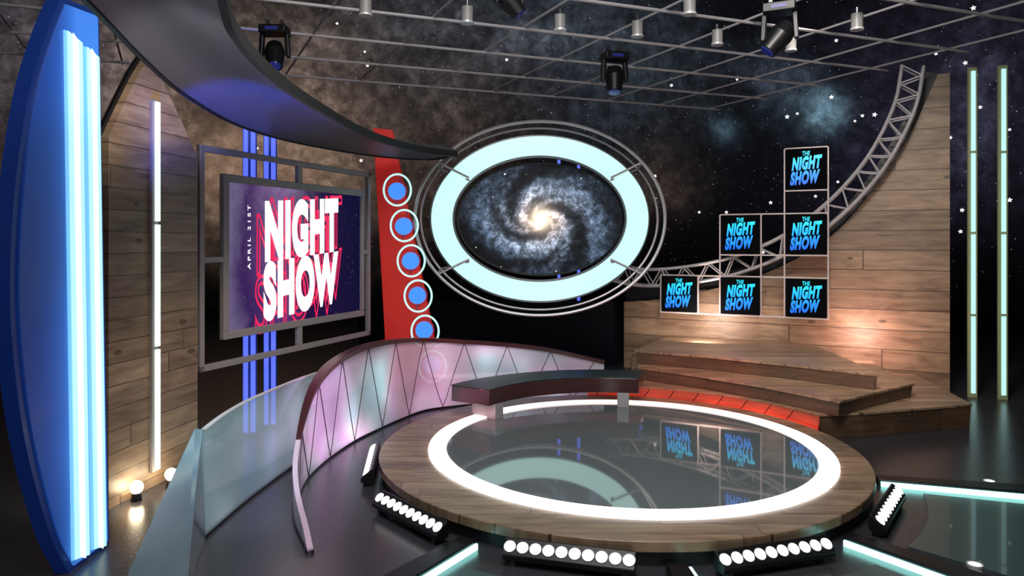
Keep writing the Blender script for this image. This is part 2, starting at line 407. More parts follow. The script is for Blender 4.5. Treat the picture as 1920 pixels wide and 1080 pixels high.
for ang,lab in bars:
    a=R(ang); c=SD+Vector((math.cos(a),math.sin(a),0))*(1.99 if ang<190 else 2.03)
    t=thing('bulb_bar',lab,'stage light',c,a+math.pi/2,'bulb bars around the round stage')
    prof=[(-.084,.040),(-.05,.026),(.01,.034),(.022,.06),(.012,.134),(.0,.137),(-.084,.068)]
    L=.75
    vv=[(-L/2,y,z) for y,z in prof]+[(L/2,y,z) for y,z in prof];k=len(prof)
    MB().add(vv,[tuple(range(k)),tuple(range(2*k-1,k-1,-1))]+[(i,(i+1)%k,k+(i+1)%k,k+i) for i in range(k)]).build('housing',m_black,t,bevel=.004)
    for q in(-1,1): MB().box((q*.32,-.03,.018),(.03,.07,.036)).build('foot',m_gun,t)
    rot=Matrix.Rotation(math.atan2(.069,.084),3,'X')
    for i in range(10):
        x=-.340+.68*i/9; cc=Vector((x,-.044,.104))
        bo=MB().sphere(cc,.0335,16,(1,1,.4),rot).build('bulb',m_bulb,t)
        MB().tube([cc+rot@Vector((.036*math.cos(q*math.pi/8),.036*math.sin(q*math.pi/8),-.002)) for q in range(16)],.003,5,True).build('socket',m_gun,bo)
for ang,sd,lab in((235.5,1,'black floor ramp with teal strip running to bottom edge, left of front bulb bar'),(271.5,1,'black floor ramp between the two front bulb bars'),
              (307,-1,'black floor ramp with teal strip at the lower right of the stage'),(345,-1,'black floor ramp with teal strip at the far right of the stage')):
    a=R(ang); t=thing('floor_ramp',lab,'floor ramp',SD,a,'radial ramps around the stage')
    MB().prismz([(2.00,-.06),(3.6,-.12),(3.6,.12),(2.00,.06)],0,.05).build('beam',m_black,t,bevel=.01)
    y0,y1=(.068,.13)
    MB().prismz([(2.02,sd*y0),(3.7,sd*y1),(3.7,sd*(y1+.018)),(2.02,sd*(y0+.015))],0.0,.035).build('led_strip',m_cyan,t)
m_fg=paint('floor_glass',(.05,.085,.085),.3,coat=.4)
for a0,a1,lab in((240,268,'dark glass floor wedge in front of the lowest bulb bar'),(275.5,302,'dark glass floor wedge below the right-tilted bulb bar'),(312,340,'dark glass floor wedge at the far lower right between teal strips')):
    pts=[(2.28*math.cos(R(a0+(a1-a0)*i/10)),2.28*math.sin(R(a0+(a1-a0)*i/10))) for i in range(11)]+[(3.5*math.cos(R(a1-(a1-a0)*i/10)),3.5*math.sin(R(a1-(a1-a0)*i/10))) for i in range(11)]
    tag(MB().prismz(pts,0,.012).build('floor_panel',m_fg,loc=SD,smooth=False),lab,'floor panel','glass floor wedges')
# ---------- bench ----------
bt=thing('curved_bench','low curved bench with dark teal top and maroon sides on the mirror stage','bench',SC+Vector((0,0,.156)))
def sector(r0,r1,a0,a1,n=24):
    return [(r0*math.cos(R(a0+(a1-a0)*i/n)),r0*math.sin(R(a0+(a1-a0)*i/n))) for i in range(n+1)]+[(r1*math.cos(R(a1-(a1-a0)*i/n)),r1*math.sin(R(a1-(a1-a0)*i/n))) for i in range(n+1)]
MB().prismz(sector(1.345,1.79,73.7,147.6),.150,.302).build('seat_box',m_seatside,bt,bevel=.006)
MB().prismz(sector(1.342,1.795,73.6,147.7),.302,.308).build('seat_top',m_seat,bt,bevel=.002)
for a in (141,80.5):
    q=Matrix.Rotation(R(a),3,'Z')
    MB().box(q@Vector((1.395,0,.075)),(.11,.12,.15),q).box(q@Vector((1.54,0,.084)),(.20,.12,.132),q).build('leg',m_leg,bt,bevel=.003)
# ---------- inner curved wall ----------
iw=[(-1.20,4.25,.02),(-1.27,4.40,.09),(-1.42,4.72,.20),(-1.53,5.05,.31),(-1.60,5.45,.48),(-1.605,5.75,.66),(-1.57,6.12,.775),(-1.48,6.6,.83),(-1.355,6.98,.845),(-1.17,7.45,.82),(-.94,7.87,.77),(-.48,8.13,.71),(.0,8.3,.65),(.45,8.38,.58),(1.08,8.40,.44)]
cp=catmull(iw,6)
t=thing('curved_low_wall','pale translucent curved low wall with maroon cap and dark zigzag lines behind the stage','low wall',(-1.5,6,0))
off=Vector((1.5,-6,0)); cpl=[p+off for p in cp]
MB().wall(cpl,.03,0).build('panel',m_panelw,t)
cw=[p for p in cpl if p.y>-.75]; cn=[p for p in cpl if p.y<=-.70]
MB().sweep(cw,[(-.045,-.012),(.045,-.012),(.045,.03),(-.045,.03)],0,[min(1,max(.38,(p.y+.75)/1.3+.38)) for p in cw]).build('top_cap',m_maroon,t)
MB().sweep(cn,[(-.017,-.006),(.017,-.006),(.017,.012),(-.017,.012)]).build('top_edge',m_pinkedge,t)
MB().sweep([Vector((p.x,p.y,0)) for p in cpl],[(-.022,0),(.022,0),(.022,.02),(-.022,.02)]).build('base_trim',m_black,t)
acc=[0]
for i in range(1,len(cpl)): acc.append(acc[-1]+(Vector((cpl[i].x,cpl[i].y,0))-Vector((cpl[i-1].x,cpl[i-1].y,0))).length)
def at(s):
    for i in range(1,len(acc)):
        if acc[i]>=s:
            k=(s-acc[i-1])/(acc[i]-acc[i-1]); p=cpl[i-1].lerp(cpl[i],k); d=cpl[i]-cpl[i-1]; d.z=0; d.normalize(); return p,Vector((d.y,-d.x,0))
    p=cpl[-1]; return p,Vector((0,-1,0))
mb=MB(); s=.9; k=0
while s<acc[-1]-.3:
    path=[]
    for j in range(7):
        p,nr=at(s+.26*j/6); zz=p.z*(j/6 if k%2==0 else 1-j/6); path.append(Vector((p.x,p.y,max(.02,zz)))+nr*.018)
    mb.tube(path,.004,5); s+=.26; k+=1
mb.build('zigzag_seam',m_seam,t)
# ---------- outer frosted barrier ----------
ow=[(-1.93,4.47,.68),(-1.92,4.75,.705),(-1.90,5.1,.715),(-1.86,5.5,.71),(-1.80,6.0,.70),(-1.74,6.5,.675),(-1.62,7.0,.65),(-1.42,7.5,.62)]
t=thing('frosted_barrier','pale frosted glass barrier curving along the floor left of the zigzag wall','barrier',(-1.9,5,0))
off=Vector((1.9,-5,0)); q=[p+off for p in catmull(ow,6)]
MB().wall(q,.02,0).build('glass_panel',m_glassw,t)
MB().sweep(q,[(-.012,-.003),(.012,-.003),(.012,.008),(-.012,.008)]).build('top_trim',m_alu,t)
MB().sweep([Vector((p.x,p.y,0)) for p in q],[(-.02,0),(.02,0),(.02,.02),(-.02,.02)]).build('base_trim',m_black,t)
v=[Vector(p)+off for p in((-1.985,4.47,.69),(-1.93,4.45,.69),(-1.915,4.47,.0),(-2.0,4.6,0),(-2.07,3.75,-.0),(-1.70,3.72,0))]
MB().add(v,[(0,1,5,4),(1,2,5),(0,4,3),(0,3,2,1),(4,5,2,3)]).build('sloped_end',m_endp,t,smooth=False,bevel=.004)
# ---------- blue fin ----------
t=thing('blue_light_fin','tall curved blue fin panel with two glowing white strips at far left','light panel',(-2.48,3.5,0),R(90))
arc=[(p.x,p.z) for p in catmull([(.50,0,0),(.33,0,.296),(.15,0,.80),(.06,0,1.25),(.03,0,1.65),(.07,0,2.15),(.17,0,2.62),(.30,0,2.95),(.43,0,3.2)],5)]
MB().prism(arc+[(.79,3.24),(.90,0.0)],.0,.08).build('backing_panel',m_bluedk,t)
arc2=[(x+.05,z) for x,z in arc[1:-1]]
MB().prism([(.53,.03)]+arc2+[(.46,3.17),(.76,3.2),(.865,.03)],-.012,.0).build('blue_face',m_blue,t)
def strip(xb,xt,w,z0,z1,dz):
    def q(o0,o1,y0,y1,n_,m_,p=t): return MB().prism([(xb+o0,z0),(xb+o1,z0-dz),(xt+o1,z1-dz),(xt+o0,z1)],y0,y1).build(n_,m_,p)
    q(0,w,-.026,-.012,'strip_channel',m_ledblue)
    ls=q(.014,w-.014,-.032,-.026,'light_strip',m_led)
    q(w*.34,w*.64,-.036,-.032,'bright_core',m_ledcore,ls)
strip(.500,.430,.158,.07,3.02,.03)
strip(.686,.612,.142,.05,2.98,.03)
# ---------- left wood gable panel ----------
O=(-2.8,4.96);e=(-2.63,5.97);L=math.hypot(e[0]-O[0],e[1]-O[1]);d=((e[0]-O[0])/L,(e[1]-O[1])/L);rz=math.atan2(d[1],d[0])
t=thing('wood_gable_panel','tall plank panel with a pointed top beside the blue fin','wall panel',(O[0],O[1],0),rz)
poly=[(0,0),(1.03,0),(1.03,2.56),(.80,2.85),(.62,3.05),(.49,3.27),(.45,3.28),(.30,3.08),(.14,2.82),(0,2.58)]
MB().prism(poly,0,.06).build('plank_face',m_wood,t,smooth=False)
MB().prism([(-.02,0),(1.04,0),(1.04,2.57),(.81,2.87),(.63,3.08),(.49,3.31),(.44,3.31),(.28,3.1),(.12,2.84),(-.02,2.6)],.06,.09).build('dark_backing',m_black,t,smooth=False)
xs,zt=WL(O,d,283,187); xb,zb=WL(O,d,293,880)
t2=thing('wall_light_strip','thin white vertical light strip in three lengths on the pointed plank panel','light strip',(O[0],O[1],0),rz)
xm=(xs+xb)/2
MB().box((xm-.012,-.014,(zt+zb)/2),(.07,.022,zt-zb)).build('channel',m_frame,t2)
zz=[zb,WL(O,d,288,652)[1],WL(O,d,288,418)[1],zt]
for i in range(3): MB().box((xm,-.034,(zz[i]+zz[i+1])/2),(.042,.018,zz[i+1]-zz[i]-.025)).build('light_tube',m_ledw,t2)
for px,py,lab in((256,912,'small glowing bulb uplight at left foot of pointed plank panel'),(321,888,'small glowing bulb uplight at right foot of pointed plank panel')):
    p=G(px,py,.1); t=thing('floor_uplight',lab,'uplight',(p.x,p.y,0),0,'uplights at the foot of the plank panel')
    MB().cyl((0,0,0),(0,0,.055),.04,.03).build('base',m_black,t); MB().sphere((0,0,.095),.046).build('bulb',m_warm,t)
# ---------- screen with frame ----------
O=(-2.68,6.1);L=2.678;d=(.96/L,2.5/L);rz=math.atan2(d[1],d[0])
t=thing('screen_frame','large open metal frame carrying the slanted show screen','frame',(O[0],O[1],0),rz)
def bar(n,x0,z0,x1,z1,w,mat=m_frame,y=0,dp=.045):
    dx=x1-x0;dz=z1-z0;l=math.hypot(dx,dz); rot=Matrix.Rotation(-math.atan2(dz,dx),3,'Y')
    return MB().box(((x0+x1)/2,y,(z0+z1)/2),(l,dp,w),rot).build(n,mat,t,bevel=.005)
x0,x1,z0,z1=.0,2.68,.74,2.69;w=.055
bar('outer_rail',x0,z0+w/2,x1,z0+w/2,w);bar('outer_rail',x0,z1-w/2,x1,z1-w/2,w);bar('outer_post',x0+w/2,z0,x0+w/2,z1,w);bar('outer_post',x1-w/2,z0,x1-w/2,z1,w)
bar('connector',1.35,2.46,1.35,2.64,.07);bar('connector',1.35,.79,1.35,1.0,.07);bar('connector',.05,1.70,.28,1.70,.05);bar('connector',2.53,1.74,2.63,1.74,.05)
bar('mount_arm',.62,1.3,.62,1.36,.3,m_gun,.09,.12);bar('mount_arm',.90,1.3,.90,1.36,.3,m_gun,.12,.18)
def screenmat():
    q=NT('show_screen'); x=q.xyz(q.coord()); n=q.noise(q.coord(),1.6,6,.62,.5); n2=q.noise(q.coord(),6,6,.7)
    u=q.M('DIVIDE',q.M('SUBTRACT',x[0],.36),2.09)
    c=q.ramp(q.M('MULTIPLY_ADD',n,.3,q.M('SUBTRACT',u,.15)),[(0,(.15,.12,.23)),(.11,(.035,.012,.09)),(.34,(.11,.035,.17)),(.50,(.014,.003,.045)),(1,(.002,.002,.03))])
    mid=q.M('EXPONENT',q.M('MULTIPLY',q.M('POWER',q.M('ABSOLUTE',q.M('SUBTRACT',u,.36)),2),-28))
    up=q.M('MULTIPLY_ADD',x[2],.55,-.75,True)
    c=q.mixc(q.M('MULTIPLY',q.M('MULTIPLY',mid,up),q.M('POWER',q.M('MULTIPLY',n2,1.6),2)),c,(.38,.30,.48))
    sp=q.M('GREATER_THAN',q.noise(q.coord(),60,2,.5),.72)
    c=q.mixc(q.M('MULTIPLY',sp,.4),c,(.6,.5,.8))
    return q.bsdf((.004,.004,.006),.6,0,c,1.0,spec=.08)
t=thing('show_screen','purple screen showing big white title letters inside the open frame','screen',(O[0],O[1],0),rz)
MB().box((1.405,.01,1.725),(2.14,.03,1.36)).build('display',screenmat(),t)
def textmesh(s,x0,x1,z0,z1,y,mat,name,parent,offset=.04,outline=0,shear=0,slope=0,sp=1.06):
    cu=bpy.data.curves.new('txt','FONT'); cu.body=s; cu.size=1; cu.offset=offset; cu.shear=shear; cu.space_character=sp
    if outline: cu.fill_mode='NONE'; cu.bevel_depth=outline; cu.bevel_resolution=1
    o=bpy.data.objects.new('txt',cu); C.objects.link(o)
    dg=bpy.context.evaluated_depsgraph_get(); dg.update()
    me=bpy.data.meshes.new_from_object(o.evaluated_get(dg)); bpy.data.objects.remove(o)
    xs=[v.co.x for v in me.vertices];ys=[v.co.y for v in me.vertices]
    a,b,c,d_=min(xs),max(xs),min(ys),max(ys)
    for v in me.vertices:
        X=x0+(v.co.x-a)/(b-a)*(x1-x0); Z=z0+(v.co.y-c)/(d_-c)*(z1-z0)+slope*(X-x0)
        v.co=Vector((X,y-v.co.z*.1,Z))
    me.materials.clear(); me.materials.append(mat); me.name=name
    ob=bpy.data.objects.new(name,me); C.objects.link(ob); ob.parent=parent; return ob
m_txtw=glow('title_white',(1,.97,1),1.2); m_txtr=glow('title_red',(.80,.012,.09),1.0)
sl=.08
for i,dd in enumerate(((-.09,-.12),(.10,.045))):
    dx,dz=dd
    textmesh('NIGHT',.80+dx,2.02+dx*.8,1.64+dz,2.25+dz,-.010-.001*i,m_txtr,'title_outline',t,.0,.022,0,sl)
    textmesh('SHOW',.78+dx,2.02+dx*.8,1.08+dz+(.01 if dz<0 else 0),1.66+dz,-.010-.001*i,m_txtr,'title_outline',t,.0,.022,0,sl)
textmesh('NIGHT',.81,2.01,1.655,2.255,-.024,m_txtw,'title_text',t,.065,0,0,sl,1.14)
textmesh('SHOW',.79,2.01,1.085,1.665,-.024,m_txtw,'title_text',t,.065,0,0,sl,1.14)
dt=textmesh('APRIL 21ST',0,.60,-.020,.020,0,m_txtw,'date_text',t,.015,sp=1.5)
dt.rotation_euler=(0,R(-90),0); dt.location=(.60,-.02,1.60)
ix0,ix1,iz0,iz1=.27,2.54,.985,2.465
w=.072
for a in((ix0,iz0+w/2,ix1,iz0+w/2),(ix0,iz1-w/2,ix1,iz1-w/2),(ix0+w/2,iz0+w,ix0+w/2,iz1-w),(ix1-w/2,iz0+w,ix1-w/2,iz1-w)): bar('bezel',*a,w,m_frame,-.002,.05)
# ---------- blue tube columns behind frame ----------
for X,Y,zt,lab in((-2.525,6.87,3.0,'shorter pair of glowing blue tubes behind the screen, left pair'),(-2.43,7.17,3.60,'taller pair of glowing blue tubes behind the screen, right pair')):
    t=thing('blue_tube_column',lab,'light tube',(X,Y,0),R(12),'blue tube columns behind the screen')
    for s in(-1,1): MB().cyl((s*.034,0,.03),(s*.034,0,zt),.023,n=14).build('tube',m_tube,t)
    MB().box((0,.03,zt/2),(.13,.02,zt)).build('back_channel',m_bluedk,t); MB().box((0,0,.015),(.2,.16,.03)).build('base',m_black,t)
for px,lab in((1048,'slim blue tube behind the oval ring, left of the two'),(1085,'slim blue tube behind the oval ring, right of the two')):
    t=thing('slim_blue_tube',lab,'light tube',((px-CX)/F_*11.2,11.2,0),0,'slim blue tubes behind the oval ring')
    MB().cyl((0,0,.03),(0,0,3.18),.024,n=12).build('tube',m_tube,t); MB().cyl((0,0,0),(0,0,.03),.08).build('base',m_black,t)
# ---------- red leaning panel ----------
t=thing('red_tapered_panel','tall red tapering panel between the screen and the oval ring','panel',(-1.2,8.85,0))
pl=[(-1.72,3.27),(-1.486,3.25),(-.83,0),(-1.537,0)]
MB().prism([(a+1.2,b) for a,b in pl],0,.10).build('red_face',m_red,t,smooth=False,bevel=.006)
MB().prism([(a+1.2,b) for a,b in((-1.70,3.2),(-1.5,3.2),(-.85,0),(-1.52,0))],.10,.14).build('backing',m_black,t,smooth=False)
for i,(px,py) in enumerate(((745,356),(758,423),(771,489),(784,555),(797,621),(811,687))):
    w=['topmost','second from the top','third from the top','fourth from the top','fifth, just above the curved wall','lowest, glowing through the curved wall'][i]
    p=P(px,py,8.68)
    t=thing('ring_lamp','ring lamp with blue disc on the red panel, '+w,'ring lamp',p,0,'ring lamps on the red panel')
    MB().tube([(.165*math.cos(q*math.pi/24),0,.19*math.sin(q*math.pi/24)) for q in range(48)],.0125,8,True).build('halo_ring',m_ring,t)
    MB().cyl((-.03,.165,-.005),(-.03,.10,-.005),.108,.10,32).build('blue_disc',m_bdisc,t)
    MB().tube([(-.045+.135*math.cos(q*math.pi/20),.155,.135*math.sin(q*math.pi/20)) for q in range(40)],.006,6,True).build('red_ring',m_red,t)
    for s in (-1,1): MB().cyl((s*.02-.0,.16,s*.1),(s*.03,.0,s*.187),.005,n=8).build('bracket',m_gun,t)
# ---------- oval ring ----------
OC=P(1012,410,8.85)
t=thing('oval_light_ring','big oval glowing mint ring inside thin metal hoops, hung at the back','light ring',OC)
k=8.85/F_
MB().ringy((0,0,0),164*k,119*k,203*k,154*k,-.03,.03).build('glowing_band',m_ring,t)
MB().ringy((0,0,0),160*k,115*k,207*k,158*k,.03,.09).build('back_rim',m_gun,t)
MB().tube([(232*k*math.cos(q*math.pi/64),-.1,(180*k)*math.sin(q*math.pi/64)) for q in range(128)],.020,8,True).build('hoop',m_hoop,t)
MB().tube([(226*k*math.cos(q*math.pi/64),.16,(173*k)*math.sin(q*math.pi/64)) for q in range(128)],.016,8,True).build('hoop',m_hoop,t)
for sx,sz in((-1,1),(1,1),(-1,-1),(1,-1)):
    a0=Vector((sx*132*k,-.045,sz*76*k));a1=Vector((sx*190*k,-.1,sz*104*k));a2=Vector((sx*188*k,.16,sz*95*k))
    MB().tube([a0,a1],.014,8).tube([a0+Vector((0,0.0,-.03)),a2],.012,8).tube([a1,a2],.012,8).build('spoke',m_hoop,t)
for s in(-1,1): MB().cyl((s*.9,.12,1.0),(s*.9,.12,4.05-OC.z),.003,n=6).build('hanging_wire',m_gun,t)
dc=P(1014,411,9.1); a_=158*9.1/F_*.975; b_=105*9.1/F_*.98
t=thing('oval_galaxy_screen','oval dark screen showing a spiral galaxy inside the mint ring','screen',dc)
mb=MB(); poly=[(a_*math.cos(q*math.pi/48),b_*math.sin(q*math.pi/48)) for q in range(96)]
mb.prism(poly,0,.03); mb.build('display',galaxy(a_,b_),t)
MB().ringy((0,0,0),a_,b_,a_+.025,b_+.025,-.01,.08).build('bezel',m_black,t)
for sx in(-1,1): MB().cyl((sx*a_*.9,.05,0),(sx*a_*1.16,.0,0),.012,n=8).build('bracket',m_gun,t)
tag(MB().prism([(-2.3,0),(1.62,0),(1.62,.97),(-2.3,.97)],0,.08).build('low_partition',m_navy,loc=(0,10.75,0),smooth=False),'dark navy low partition behind the oval ring','partition')
# ---------- right wood wall ----------
O=(1.65,10.56);e=(5.3,8.7);L=math.hypot(e[0]-O[0],e[1]-O[1]);d=((e[0]-O[0])/L,(e[1]-O[1])/L);rz=math.atan2(d[1],d[0])
prof=[(1170,566),(1240,561),(1310,548),(1400,525),(1490,487),(1570,432),(1640,352),(1700,262),(1735,192),(1758,139)]
pw=[WL(O,d,*p) for p in prof]; pc=[(q.x,q.z) for q in catmull([(a,0,b) for a,b in pw],4)]
xe,ze=WL(O,d,1781,136)
t=thing('wood_sweep_wall','wide plank wall on the right with a top edge sweeping up to a peak','wall panel',(O[0],O[1],0),rz)
MB().prism([(pc[0][0],0)]+pc+[(xe,ze),(xe,0)],0,.10).build('plank_face',m_woodR,t,smooth=False)
prof2=[(1170,540),(1300,524),(1420,492),(1520,442),(1600,368),(1668,270),(1712,190),(1738,132)]
p2=[(q.x,q.z) for q in catmull([(a,0,b) for a,b in [WL(O,d,*p) for p in prof2]],4)]
MB().prism([(p2[0][0],0)]+p2+[(xe-.02,ze),(xe-.02,0)],.10,.16).build('black_backing',m_black,t,smooth=False)
O2=(O[0]+.25*math.sin(rz),O[1]-.25*math.cos(rz))
tp=[(1711,126),(1698,195),(1664,270),(1622,332),(1560,396),(1478,456),(1380,497),(1285,516),(1205,520),(1140,508)]
tw=[WL(O2,d,*p) for p in tp]; tc=catmull([(a,0,b) for a,b in tw],4)
t=thing('curved_truss','silver lattice truss arching above the plank wall','truss',(O2[0],O2[1],0),rz)
nn=[]
for i,p in enumerate(tc):
    dd=tc[min(i+1,len(tc)-1)]-tc[max(i-1,0)]; dd.normalize(); nn.append(Vector((-dd.z,0,dd.x)))
for s in(-1,1):
    for y in(-.09,.09):
        MB().tube([p+n_*s*.115+Vector((0,y,0)) for p,n_ in zip(tc,nn)],.021,8).build('chord',m_alu,t)
mb=MB();mb2=MB()
for i in range(0,len(tc)-1):
    s=1 if i%2 else -1
    for y in(-.09,.09): mb.tube([tc[i]+nn[i]*s*.115+Vector((0,y,0)),tc[i+1]-nn[i+1]*s*.115+Vector((0,y,0))],.010,6)
    for s in(-1,1):
        if i%2==0: mb2.tube([tc[i]+nn[i]*s*.115+Vector((0,-.09,0)),tc[i]+nn[i]*s*.115+Vector((0,.09,0))],.010,6)
mb.build('lacing',m_alu,t); mb2.build('cross_tie',m_alu,t)
# ---------- tile grid ----------
O=(2.03,9.8);e=(3.92,8.84);L=math.hypot(e[0]-O[0],e[1]-O[1]);d=((e[0]-O[0])/L,(e[1]-O[1])/L);rz=math.atan2(d[1],d[0])
def gx(px): return WL(O,d,px,455)[0]
cols={'A':(gx(1239),gx(1309)),'B':(gx(1350),gx(1427)),'C':(gx(1471),gx(1553))}
za=WL(O,d,1512,597)[1]; zA1=WL(O,d,1512,521)[1]; zB0=WL(O,d,1512,479)[1]; zB1=WL(O,d,1512,400)[1]; zC0=WL(O,d,1512,357)[1]; zC1=WL(O,d,1512,277)[1]
rows={0:(za,zA1),1:(zB0,zB1),2:(zC0,zC1)}
t=thing('tile_lattice','thin pale metal lattice holding the black logo tiles','frame',(O[0],O[1],0),rz)
A0,A1=cols['A'];B0,B1=cols['B'];C0,C1=cols['C']
for n_,xa,zaa,xb,zbb in [('rail',A0,za,C1,za),('rail',A0,zA1,C1,zA1),('rail',B0,zB0,C1,zB0),('rail',B0,zB1,C1,zB1),('rail',C0,zC0,C1,zC0),('rail',C0,zC1,C1,zC1),
    ('post',A0,za,A0,zA1),('post',A1,za,A1,zA1),('post',B0,za,B0,zB1),('post',B1,za,B1,zB1),('post',C0,za,C0,zC1),('post',C1,za,C1,zC1)]:
    bar(n_,xa,zaa,xb,zbb,.02,m_pinkf,0,.025)
for xx in(A1,B1,C0):
    MB().cyl((xx,.0,rows[0][0]+.3),(xx,.45,rows[0][0]+.3),.012,n=8).build('wall_bracket',m_gun,t)
def txtblue():
    q=NT('logo_blue'); x=q.xyz(q.coord()); n=q.noise(q.coord(),9,4)
    c=q.ramp(q.M('ADD',x[2],q.M('MULTIPLY_ADD',n,.2,-.1)),[(0.04,(.005,.07,.60)),(.17,(.01,.24,.88)),(.32,(.01,.50,.95)),(.48,(.03,.88,1.0))])
    return q.bsdf((.01,.1,.3),.3,0,c,1.2)
m_tb=txtblue(); m_tile=paint('tile_black',(.0015,.002,.003),.7,spec=.05)
labs={('A',0):'black logo tile at the left end of the bottom row of the lattice',('B',0):'black logo tile in the middle of the bottom row of the lattice',('C',0):'black logo tile at the right end of the bottom row, against the plank wall',
('B',1):'black logo tile in the left column of the two-tile middle row',('C',1):'black logo tile on the right of the two-tile middle row',('C',2):'single topmost black logo tile of the lattice'}
for (c_,r_),lab in labs.items():
    xa,xb=cols[c_];zaa,zbb=rows[r_]; w=xb-xa-.03;h=zbb-zaa-.03
    loc=Vector((O[0],O[1],0))+Vector((d[0],d[1],0))*((xa+xb)/2)+Vector((0,0,zaa+.015))
    t=thing('logo_tile',lab,'logo tile',loc,rz,'logo tiles on the lattice')
    MB().box((0,0,h/2),(w,.05,h)).build('panel',m_tile,t,bevel=.004)
    textmesh('THE',-w*.09,w*.10,h*.83,h*.94,-.028,m_tb,'lettering',t,.02,0,.12)
    textmesh('NIGHT',-w*.35,w*.39,h*.45,h*.79,-.028,m_tb,'lettering',t,.06,0,.25,.08,1.14)
    textmesh('SHOW',-w*.39,w*.34,h*.09,h*.43,-.028,m_tb,'lettering',t,.06,0,.25,.08,1.14)
# ---------- wooden steps ----------
def step(name,label,poly,z0,z1,nfront,over=.02):
    c=Vector((sum(p[0] for p in poly)/len(poly),sum(p[1] for p in poly)/len(poly),z0))
    t=thing(name,label,'step',c,0,'stacked plank steps')
    top=[Vector((p[0]-c.x,p[1]-c.y,0)) for p in poly]
    bot=[(p-p.normalized()*.015 if i<nfront else p.copy()) for i,p in enumerate(top)]
    MB().prismz(top,0.001,z1-z0-.024,bot).build('riser',m_step_shade,t,smooth=False)
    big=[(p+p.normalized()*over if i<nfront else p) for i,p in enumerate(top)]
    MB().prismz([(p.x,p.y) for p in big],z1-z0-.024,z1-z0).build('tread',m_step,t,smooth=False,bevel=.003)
    return t
def wy(x,o=.06): return 10.56+(x-1.65)*(8.7-10.56)/(5.3-1.65)-o
def ar(r,a): return (SC.x+r*math.cos(R(a)),SC.y+r*math.sin(R(a)))
base=[ar(2.06,90),ar(2.06,76),ar(2.06,62),ar(2.06,48),ar(2.06,34),ar(2.09,20),(3.35,6.80),(4.60,7.16),(4.95,wy(4.95,.12)),(1.75,wy(1.75,.12)),(1.5,9.0),(1.25,8.3)]
tt=step('stage_step','lowest and widest plank step curving round the back of the stage',base,0,.235,8,.01)
cpt=tt.location
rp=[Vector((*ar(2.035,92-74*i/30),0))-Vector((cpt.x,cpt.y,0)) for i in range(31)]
MB().sweep(rp,[(-.024,.08),(-.012,.08),(.012,.225),(-.0,.225)]).build('red_wash_riser',m_redglow,tt,smooth=False)  # added kick panel, its own glow stands in for the red wash
for i in range(9):
    a=90-i*7.6; p0=Vector((*ar(2.014,a),.10))-Vector((cpt.x,cpt.y,0)); p1=Vector((*ar(2.03,a-2.4),.222))-Vector((cpt.x,cpt.y,0)); MB().tube([p0,p1],.004,5).build('red_riser_seam',m_seam,tt)
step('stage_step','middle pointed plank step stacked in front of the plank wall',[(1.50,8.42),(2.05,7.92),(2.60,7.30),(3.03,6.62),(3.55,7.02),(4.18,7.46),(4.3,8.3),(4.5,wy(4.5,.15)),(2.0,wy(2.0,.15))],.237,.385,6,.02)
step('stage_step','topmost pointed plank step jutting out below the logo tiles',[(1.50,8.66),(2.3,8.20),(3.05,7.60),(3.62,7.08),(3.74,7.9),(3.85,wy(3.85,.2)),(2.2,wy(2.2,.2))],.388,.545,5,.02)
# ---------- right light columns ----------
for px,py,yt,lab in((1825,746,126,'tall slim light column at the right, nearer the plank wall'),(1882,750,122,'tall slim light column at the far right edge')):
    g=G(px,py); zt=H-(yt-HY)/F_*g.y
    t=thing('light_column',lab,'light column',g,R(-12),'slim light columns on the right')
    MB().box((0,.03,zt/2),(.095,.05,zt)).build('housing',m_olive,t,bevel=.004)
    zs=[.04]+[H-(q-HY)/F_*g.y for q in(591,437,285)]+[zt-.03]
    for i in range(4): MB().box((0,0,(zs[i]+zs[i+1])/2),(.045,.02,zs[i+1]-zs[i]-.03)).build('light_tube',m_colled,t)
# ---------- overhead crescent canopy ----------
Zc=2.87
lo=[(60,-90),(165,5),(270,112),(350,180),(450,236),(560,268),(700,292),(800,299),(857,292)]
up=[(405,-90),(420,5),(441,60),(500,130),(580,190),(680,247),(760,274),(820,285),(857,289)]
def zp(px,py): Y=(Zc-H)*F_/(HY-py); return Vector(((px-CX)/F_*Y,Y,Zc))
lc=catmull([zp(*p) for p in lo],6); uc=catmull([zp(*p) for p in up],6)
org=Vector((-1.6,6,Zc)); t=thing('crescent_canopy','dark grey crescent canopy sweeping overhead from top left to the oval ring','canopy',org)
v=[];f=[];n=len(lc);W_=9
for a,b in zip(lc,uc):
    a=a-org;b=b-org
    for j in range(W_+1):
        u=j/W_; p=a.lerp(b,u); v.append(p+Vector((0,0,.10*math.sin(math.pi*u)*min(1,(b-a).length/.6))))
    for j in range(W_,-1,-1):
        u=j/W_; p=a.lerp(b,u); v.append(p+Vector((0,0,.03+.10*math.sin(math.pi*u)*min(1,(b-a).length/.6))))
K=2*(W_+1)
for i in range(n-1):
    for k_ in range(K): l=(k_+1)%K; f.append((i*K+k_,i*K+l,(i+1)*K+l,(i+1)*K+k_))
f+=[tuple(range(K)),tuple(range((n-1)*K,n*K))[::-1]]
MB().add(v,f).build('soffit',m_soffit,t)
MB().sweep([p-org for p in uc],[(-.018,-.035),(.018,-.035),(.018,.035),(-.018,.035)]).build('inner_rim',m_blackm,t)
MB().sweep([p-org for p in lc],[(-.012,-.01),(.012,-.01),(.012,.035),(-.012,.035)]).build('outer_rim',m_blackm,t)
